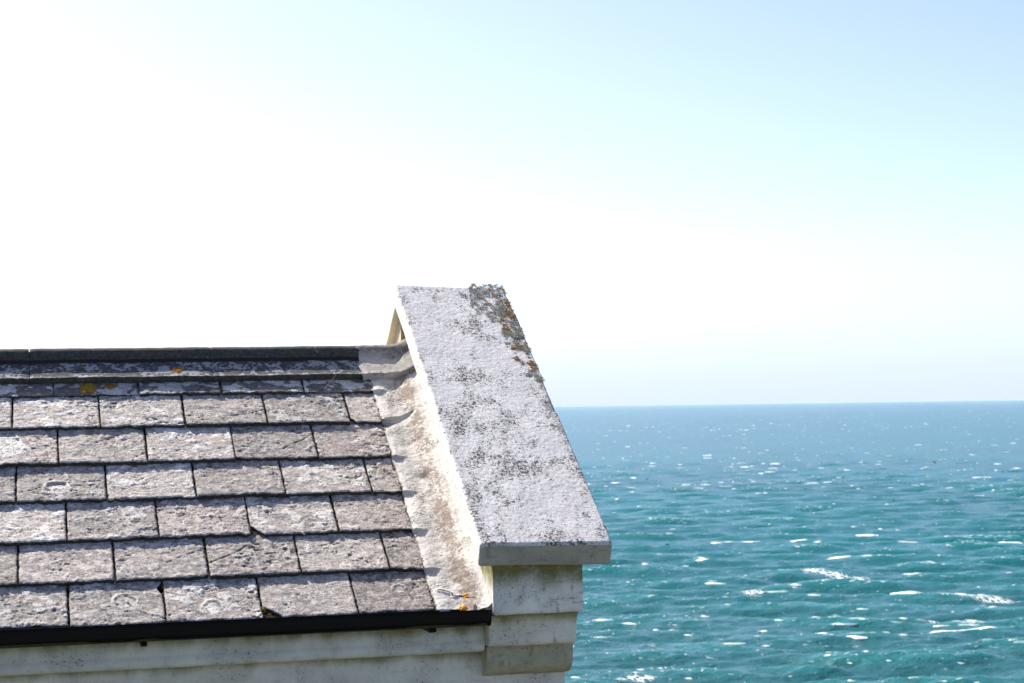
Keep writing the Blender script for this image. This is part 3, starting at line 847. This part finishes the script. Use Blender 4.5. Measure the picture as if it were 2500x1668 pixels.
# --- cornice board below the gutter
M_COR = mat_paint('cornice_paint', (.60, .61, .58), .25, [(zl(-.572), .05, .95), (zl(-.650), .02, .0)], 30)
cor = [(4.846, -.545), (4.846, -.6155), (4.8445, -.6175), (4.8445, -.619), (4.843, -.622), (4.843, -.634),
       (4.847, -.6415), (4.856, -.6455), (4.872, -.6475), (4.905, -.6475), (4.905, -.545)]
part('cornice', sweep_x('cornice', cor, XLf, KX0-.0015, M_COR, .012, .0010), deg=45)

# --- gutter
def build_gutter():
    z0 = -.5195
    out = [(4.7135, z0), (4.7105, z0+.0005), (4.709, z0-.002), (4.7105, z0-.006), (4.712, z0-.028)]
    out += [(4.712+.030*(1-math.cos(t)), z0-.028-.016*math.sin(t)) for t in np.linspace(.3, math.pi/2, 6)]
    out += [(4.79, z0-.044), (4.80, z0-.040), (4.80, z0-.006)]
    inn = [(4.797, z0-.006), (4.797, z0-.038), (4.79, z0-.041), (4.742, z0-.041), (4.722, z0-.036), (4.7155, z0-.026), (4.7135, z0-.006)]
    me = sweep_x('gutter', out+inn, XLf-.02, 1.142, M_GUT, .02, .0008, 0)
    return me
gut = part('gutter', build_gutter(), deg=45)
stop = prism('gutter_end', [(4.7115, -.5205), (4.712, -.548), (4.722, -.5625), (4.80, -.5625), (4.80, -.5255)], 1.143, 1.149, M_GUT)
part('gutter_end', stop, gut)
for bx in (.27, .995, -.40, -1.0, -1.6):
    B = Buf()
    pr = [(4.730, -.5650), (4.736, -.5735), (4.748, -.5765), (4.842, -.5765), (4.842, -.5655)]
    me = prism('gutter_bracket', pr, bx, bx+.014, M_GUT)
    part('gutter_bracket', me, gut)
# green algae along the underside of the gutter
M_ALG = mat_flat('gutter_algae', (.035, .042, .010), .9, .5, 60, .5)
def algae():
    B = Buf(); n = 700
    xs = np.linspace(XLf, 1.135, n); ww = .0075*sst(.35, .6, fbm(xs*9, xs*0, 4, 6))+.0004
    t = np.linspace(0, 1, 4)
    Xg = xs[:, None]*np.ones((1, 4)); Yg = 4.7115+.0075*t[None, :]*np.ones((n, 1)); 
    zb = -.5645
    Zg = (-.560+.0035*t)[None, :]*0 + (-.5465-.0105*t)[None, :] 
    # the band hugs the curved lower lip
    th = .35+ (1-t[None, :]*(.2+.8*ww[:, None]/.008))*.55
    Yg = 4.7105+.030*(1-np.cos(th)); Zg = -.5475-.0175*np.sin(th)
    B.grid(Wd(Xg, Yg, Zg), 0)
    return B.mesh('gutter_algae', [M_ALG], ORG)

part('gutter_algae', algae(), gut)

# --- mortar flashing between slates and parapet
def build_flashing():
    nv, ns = 520, 84
    v = np.linspace(-.60, .572, nv)[:, None]*np.ones((1, ns)); s = np.linspace(0, 1, ns)[None, :]*np.ones((nv, 1))
    ul = .548+(fbm(v*9, v*0, 3, 2)-.5)*.008+(fbm(v*70, v*0, 3, 3)-.5)*.004
    ur = .6885
    u = ul+(ur-ul)*s
    hs = slate_h(v-.007)*.85
    # courses ghost through the mortar as soft steps
    soft = slate_h(v-.008+(fbm(u*14, v*6, 2, 71)-.5)*.010)
    hs = hs*(1-sst(0, .1, s))+soft*sst(0, .1, s)
    stepfade = sst(.62, .25, s)
    stepfade = sst(.34, .05, s)
    base = hs*stepfade-TH*.5*(1-stepfade)
    h = base+.0035+.0030*sst(.40, .20, s)*sst(0, .1, s)+.004*s+.022*sst(.40, .95, s)**1.3+.014*sst(.90, 1.02, s)**1.2
    big = fbm(u*10, v*7, 3, 5)-.5
    h = h+big*.005*sst(0, .25, s)+(fbm(u*50, v*50, 4, 8)-.5)*.0024+(fbm(u*160, v*160, 2, 9)-.5)*.0015
    # a lapped joint in the mortar near the top, and a slip lower down
    lapv = -.335-.05*(s-.1)
    h = h-.007*sst(lapv-.001, lapv+.001, v)*sst(lapv+.06, lapv+.004, v)*sst(.78, .6, s)
    crack = [(.569, .469), (.590, .476), (.603, .482), (.606, .494), (.625, .500), (.656, .522)]
    d_ = polydist(u, v, crack)+(fbm(u*120, v*120, 2, 51)-.5)*.003
    g = sst(.0022, .0002, d_); h = h-g*.005+.003*sst(.012, .003, d_)*(v < .50)
    dirt = np.maximum(g*.9, .8*sst(.028, .0, s)*sst(.35, .6, fbm(v*40, v*0, 3, 4)))
    dirt = np.maximum(dirt, .85*np.exp(-((v+.045)/.022)**2-((s-.52)/.14)**2)*sst(.35, .55, fbm(u*40, v*40, 3, 88)))
    B = Buf()
    B.grid(S(u, v, h), 0, flip=False, across=s, dirt=dirt, grey=np.exp(-((v+.31)/.03)**2)*sst(.75, .5, s)*.5)
    # edge thickness onto the slates, and the nosing at the eaves
    lay = np.linspace(0, 1, 3)[None, :]
    B.grid(S(u[:, :1]-0*lay, v[:, :1]+0*lay, h[:, :1]-.016*lay), 0, flip=True, across=0, dirt=.7, grey=0)
    B.grid(S(u[-1:, :].T+0*lay, v[-1:, :].T+0*lay, h[-1:, :].T-.03*lay), 0, flip=False, across=.3, dirt=.3, grey=0)
    return B.mesh('mortar_flashing', [M_MORT], ORG)
part('mortar_flashing', build_flashing())

# --- mortar cap that buries the end of the ridge and flares up against the parapet
def build_ridge_mortar():
    cs, sn = math.cos(SL), math.sin(SL)
    def fl(v, h): return (P0[1]-v*cs+h*NY, P0[2]-v*sn+h*NZ)
    near = [fl(-.557, .000), fl(-.5575, .015), fl(-.562, .0205)]+[fl(v, .0185) for v in np.linspace(-.575, -.640, 8)]
    cy, cz, rad = Y_AP, Z_AP+.0150, .0270
    roll = [(cy-rad*1.03, cz-.009)]+[(cy+rad*math.cos(t), cz+rad*math.sin(t)) for t in np.linspace(math.pi, math.pi/2, 13)]
    half = np.array(near+roll); full = np.concatenate([half, np.stack([2*Y_AP-half[::-1][1:, 0], half[::-1][1:, 1]], -1)])
    nu = 60; t = np.linspace(0, 1, nu)[:, None]
    m_ = len(full)
    u = .520+(.700-.520)*t+(fbm(np.arange(m_)[None, :]*.25, t*0, 3, 3)-.5)*.03*(1-t)
    flare = .034*sst(.55, 1.0, t)**1.6
    dy = full[:, 0][None, :]-Y_AP
    ny = np.sign(dy)*np.clip(np.abs(dy)/.03, 0, 1)*.62
    Yg = full[:, 0][None, :]+ny*flare; Zg = full[:, 1][None, :]+flare*.78
    thin = -.0034*(1-sst(0, .10, t))
    nz = (fbm(u*28, Yg*28, 4, 6)-.5)*.006+(fbm(u*110, Yg*110, 3, 16)-.5)*.002
    Zg = Zg+thin+nz; Yg = Yg+nz*.5
    B = Buf(); B.grid(Wd(P0[0]+u, Yg, Zg), 0, flip=False, across=.1, dirt=.12*sst(.6, 1, t)*np.ones((1, m_)), grey=(.45+.75*sst(.5, .95, t)+.8*np.clip((Zg-Z_AP)/.03, 0, 1))*np.ones((1, m_))*.75)
    return B.mesh('ridge_mortar', [M_MORT], ORG)
part('ridge_mortar', build_ridge_mortar(), deg=60)

# ------------------------------------------------------------ things growing on the roof
def crust(name, u, v, hbase, rx, ry, tint, label, cat, group, seed, thick=.0035, n=26):
    """an irregular flat lichen crust with real thickness"""
    B = Buf(); rr = np.random.default_rng(seed)
    th = np.linspace(0, 2*math.pi, n*3, endpoint=False)
    lob = .62+.75*(fbm(np.cos(th)*2.6+seed, np.sin(th)*2.6, 3, seed)-.2)
    rad = np.linspace(0.02, 1, n)[:, None]
    uu = u+rx*rad*lob[None, :]*np.cos(th); vv = v+ry*rad*lob[None, :]*np.sin(th)
    prof = np.sqrt(np.clip(1-rad**3, 0, 1))
    hb = hbase(vv) if callable(hbase) else hbase
    h = hb-.002+prof*(thick*(.45+1.1*fbm(uu*230, vv*230, 3, seed+3)))
    col = np.array(tint)[None, None]*(.45+1.0*fbm(uu*150, vv*150, 3, seed+9))[..., None]
    P = S(uu, vv, h); n_, m_ = P.shape[:2]
    org = P[0].mean(0)
    idx = np.arange(n_*m_).reshape(n_, m_); idx = np.concatenate([idx, idx[:, :1]], 1)
    q = np.stack([idx[:-1, :-1], idx[1:, :-1], idx[1:, 1:], idx[:-1, 1:]], -1).reshape(-1, 4)
    faces = q.tolist()+[list(range(m_))]
    me = new_mesh(name, P.reshape(-1, 3), faces, [M_LICH], {'tint': col.reshape(-1, 3)}, origin=org)
    o = link(name, me, None, org)
    return tag(o, label, cat, group)
M_LICH = mat_lichen()
OR = (.42, .17, .02); OG = (.22, .14, .02)
G_ = 'orange lichen rosettes on the roof'
crust('orange_lichen', -.033, -.603, .0118, .022, .024, (.33, .13, .02), 'orange lichen rosette on the ridge tile flange, just below the dark roll', 'lichen', G_, 3)
crust('orange_lichen', -.297, -.538, slate_h, .030, .036, (.27, .16, .02), 'largest mustard lichen rosette, on the narrow slates under the ridge', 'lichen', G_, 5, .006)
crust('orange_lichen', -.232, -.546, slate_h, .024, .018, (.25, .12, .02), 'small orange lichen beside the big mustard rosette under the ridge', 'lichen', G_, 8)
crust('orange_lichen', .630, .523, .024, .0085, .010, (.75, .33, .02), 'bright orange lichen dot on the mortar flashing beside the crack', 'lichen', G_, 13, .004)
crust('orange_lichen', .616, .560, .014, .013, .012, (.80, .36, .03), 'bright orange lichen spot on the mortar flashing right above the gutter', 'lichen', G_, 17, .005)
crust('yellow_moss', .108, .506, -.012, .007, .007, (.38, .26, .03), 'small yellow moss cushion in the broken corner of a bottom slate', 'moss', None, 19, .012)

def build_moss():
    """crumbs of moss and grit that fill the slots between slates and the edge of the flashing"""
    rr = np.random.default_rng(3); B = []; Fc = []; T = []; n = 0
    ico = [(0, 0, 1), (.9, 0, .35), (.28, .85, .35), (-.73, .53, .35), (-.73, -.53, .35), (.28, -.85, .35), (0, 0, -.6)]
    fcs = [(0, 1, 2), (0, 2, 3), (0, 3, 4), (0, 4, 5), (0, 5, 1), (6, 2, 1), (6, 3, 2), (6, 4, 3), (6, 5, 4), (6, 1, 5)]
    spots = []
    for r, vb in enumerate(ROWS):
        if r == 0: continue
        for j in JOIN[r]:
            dens = rr.uniform(.3, 1)
            for k_ in range(int(55*dens)):
                t = rr.random(); v = vb-EXPO*t*.97
                if vnoise(v*45, j*9, 5) < .35: continue
                spots.append((j+rr.normal()*.0016, v, float(slate_h(np.array(v)))-.006+rr.random()*.0055, rr.uniform(.0014, .0034), rr.random()))
    for k_ in range(900):
        v = rr.uniform(-.5, .56)
        if vnoise(v*30, 1.0, 8) < .4: continue
        spots.append((.549+rr.normal()*.004, v, float(slate_h(np.array(v)))+.002, rr.uniform(.0012, .0030), rr.random()))
    for (cu_, cv_) in ((.122, .185), (.112, .525), (.128, .533)):
        for k_ in range(60): spots.append((cu_+rr.normal()*.009, cv_+rr.normal()*.006, -.012+rr.random()*.004, rr.uniform(.0012, .003), rr.random()))
    for (u, v, h, r_, q) in spots:
        a = rr.random()*6.28; ca, sa = math.cos(a), math.sin(a)
        pts = np.array([(r_*(x*ca-y*sa)*rr.uniform(.7, 1.3), r_*(x*sa+y*ca)*rr.uniform(.7, 1.3), r_*z) for x, y, z in ico])
        B.append(S(u+pts[:, 0], v+pts[:, 1], h+pts[:, 2]))
        Fc += [(f[0]+n, f[1]+n, f[2]+n) for f in fcs]; n += 7
        col = np.array((.14, .10, .02)) if q < .35 else (np.array((.05, .038, .02)) if q < .8 else np.array((.20, .14, .09)))
        T.append(np.tile(col*rr.uniform(.6, 1.3), (7, 1)))
    org = S(0, 0, 0)
    me = new_mesh('moss', np.concatenate(B), Fc, [M_LICH], {'tint': np.concatenate(T)}, origin=org, smooth=False)
    tag(link('moss', me, None, org), 'brown and ochre moss crumbs filling the slots between the slates', 'moss', kind='stuff')
build_moss()

def build_lichen():
    """tufted grey-green and ochre lichen crowded on the outer upper edge of the coping"""
    rr = np.random.default_rng(8); Vv = []; Fc = []; T = []; n = 0
    pv = [-.835, -.794, -.691, -.603, -.553, -.456, -.357, -.273, -.250]
    pu = [.915, .898, .880, .905, .938, .948, .942, .956, .992]
    spots = []
    while len(spots) < 1050:
        v = rr.uniform(-.83, -.25); ub = np.interp(v, pv, pu)
        u = rr.uniform(ub-.012, 1.003)
        d = vnoise(u*45, v*36, 6)*.5+vnoise(u*110, v*95, 16)*.5
        lim = .41+.16*sst(-.60, -.48, v)
        lim += .16*sst(.045, -.01, u-ub)-.04
        if d < lim: continue
        spots.append((u, v, rr.uniform(.0028, .0068)))
    for (u, v, r_) in [(.855, -.762, .008), (.862, -.750, .009), (.850, -.770, .006), (.707, -.789, .005), (.715, -.785, .004), (.730, -.79, .005),
                       (.700, -.77, .005), (.755, -.785, .004), (.778, -.78, .006), (.76, -.772, .0035), (.796, -.782, .005), (.991, -.178, .004), (.985, -.15, .004), (.976, .306, .0045), (.985, .302, .004),
                       (.95, -.52, .006), (.905, -.50, .006), (.90, -.505, .005), (.99, .18, .005), (.975, .19, .004), (.99, .05, .005), (.985, -.22, .006), (.99, -.235, .006)]:
        spots.append((u, v, r_))
    for k_ in range(150):
        spots.append((rr.uniform(.66, .99), rr.uniform(-.83, .5)**1, rr.uniform(.0010, .0024)))
    for (u, v, r_) in spots:
        hs_ = CHT-.012*(u-CU0)/(CU1-CU0)
        q = vnoise(u*30+2, v*30, 55)+rr.normal()*.12
        if v > -.40 and v < -.34 and rr.random() < .8: q = .9
        if v < -.72: q -= .15
        if q > .72: col = np.array((.60, .36, .12))
        elif q > .55: col = np.array((.60, .53, .36))
        else: col = np.array((.60, .58, .46))
        if r_ < .0025: col = np.array((.10, .10, .085))
        nl = 34 if r_ > .0026 else 8
        for l in range(nl):                     # curled leaf-like lobes
            a = rr.random()*6.283; el = rr.uniform(.05, 1.2); L = r_*(rr.uniform(.3, .75) if r_ > .0026 else 1); w = L*rr.uniform(.4, .75)
            d0 = np.array([math.cos(a)*math.cos(el), math.sin(a)*math.cos(el), math.sin(el)])
            sd = np.array([-math.sin(a), math.cos(a), rr.uniform(-.5, .5)]); up = np.cross(sd, d0)
            c0 = np.array([u+rr.normal()*r_*.5, v+rr.normal()*r_*.5, hs_-.002+rr.random()*r_*.55])
            pts = np.array([c0, c0+d0*L*.5+sd*w*.5, c0+d0*L+up*L*rr.uniform(-.2, .5), c0+d0*L*.5-sd*w*.5, c0+d0*L*.55+up*L*.22])
            Vv.append(S(pts[:, 0], pts[:, 1], pts[:, 2]))
            Fc += [(n, n+1, n+4), (n+1, n+2, n+4), (n+2, n+3, n+4), (n+3, n, n+4)]; n += 5
            T.append(np.tile(col*rr.uniform(.45, 1.45), (5, 1)))
    org = S(.95, -.6, CHT)
    me = new_mesh('lichen', np.concatenate(Vv), Fc, [M_LICH], {'tint': np.concatenate(T)}, origin=org, smooth=False)
    tag(link('lichen', me, None, org), 'tufted grey green and ochre lichen crowding the upper outer edge of the white coping', 'lichen', kind='stuff')
build_lichen()

# a few dry grass stalks caught under the slates
def stalk(pts, label):
    P = np.array([S(*p_) for p_ in pts]); B = Buf(); rr = .0006*K
    n = 14; t = np.linspace(0, 1, n); tt = t*(len(P)-1)
    C = np.stack([np.interp(tt, np.arange(len(P)), P[:, k_]) for k_ in range(3)], -1)
    ring = np.linspace(0, 2*math.pi, 5, endpoint=False)
    G = C[:, None, :]+rr*(1-.6*t[:, None, None])*np.stack([np.cos(ring), np.zeros(5), np.sin(ring)], -1)[None]
    org = P[0]
    B.grid(G, 0, closed=True)
    me = B.mesh('dry_stalk', [M_STRAW], org)
    tag(link('dry_stalk', me, None, org), label, 'dry stalk', 'dry stalks caught in the roof')
M_STRAW = mat_flat('dry_straw', (.45, .38, .26), .8, .3, 60, .1)
stalk([(.085, .358, .004), (.094, .375, .016), (.092, .392, .026)], 'short dry stalk sticking out from under the second lowest slate row')
stalk([(.243, .20, .002), (.246, .222, .012), (.244, .236, .018)], 'short dry stalk hanging below the fourth full row of slates')
stalk([(.40, -.505, .002), (.43, -.54, .016), (.455, -.575, .03)], 'long dry stalk leaning on the ridge tile beside the mortar')

# ------------------------------------------------------------ gull far out over the water
def build_gull():
    d = np.array([.45305688, .890908, -.03197499]); pos = d*210+np.array([0, 0, CH])
    B = Buf()
    n = 14; t = np.linspace(0, 1, n)
    rad = .085*np.sin(np.pi*np.clip(t, .02, .98))**.7*(1-.35*t)
    ring = np.linspace(0, 2*math.pi, 10, endpoint=False)
    G = np.stack([(t[:, None]-.5)*.62+0*ring, rad[:, None]*np.cos(ring), rad[:, None]*np.sin(ring)], -1)
    B.grid(G, 0, closed=True)
    for sg in (-1, 1):
        s = np.linspace(0, 1, 10); ch_ = .17*(1-s*.8)
        zz = .22*np.sin(s*1.9); xx = -.06-.05*s+.08*s*s*-1
        yy = sg*.62*s
        prof = [(.5, 0), (.1, .014), (-.5, 0), (.1, -.008)]
        W_ = np.stack([np.stack([xx+a*ch_*1.0, yy, zz+b*(1-s)], -1) for a, b in prof], 1)
        B.grid(W_, 0, closed=True)
    tail = np.array([(-.28, 0, .012), (-.44, .07, .0), (-.46, 0, .0), (-.44, -.07, .0), (-.28, 0, -.012)])
    B.add(tail, [(0, 1, 2), (0, 2, 3), (4, 2, 1), (4, 3, 2)])
    me = B.mesh('seagull', [mat_flat('gull_feathers', (.10, .10, .10), .8, .2, 10, .1)])
    o = link('seagull', me, None, pos); o.rotation_euler = (.7, -.5, 2.2); o.scale = (.75, .75, .75)
    tag(o, 'small dark seagull flying low over the sea', 'bird')
build_gull()
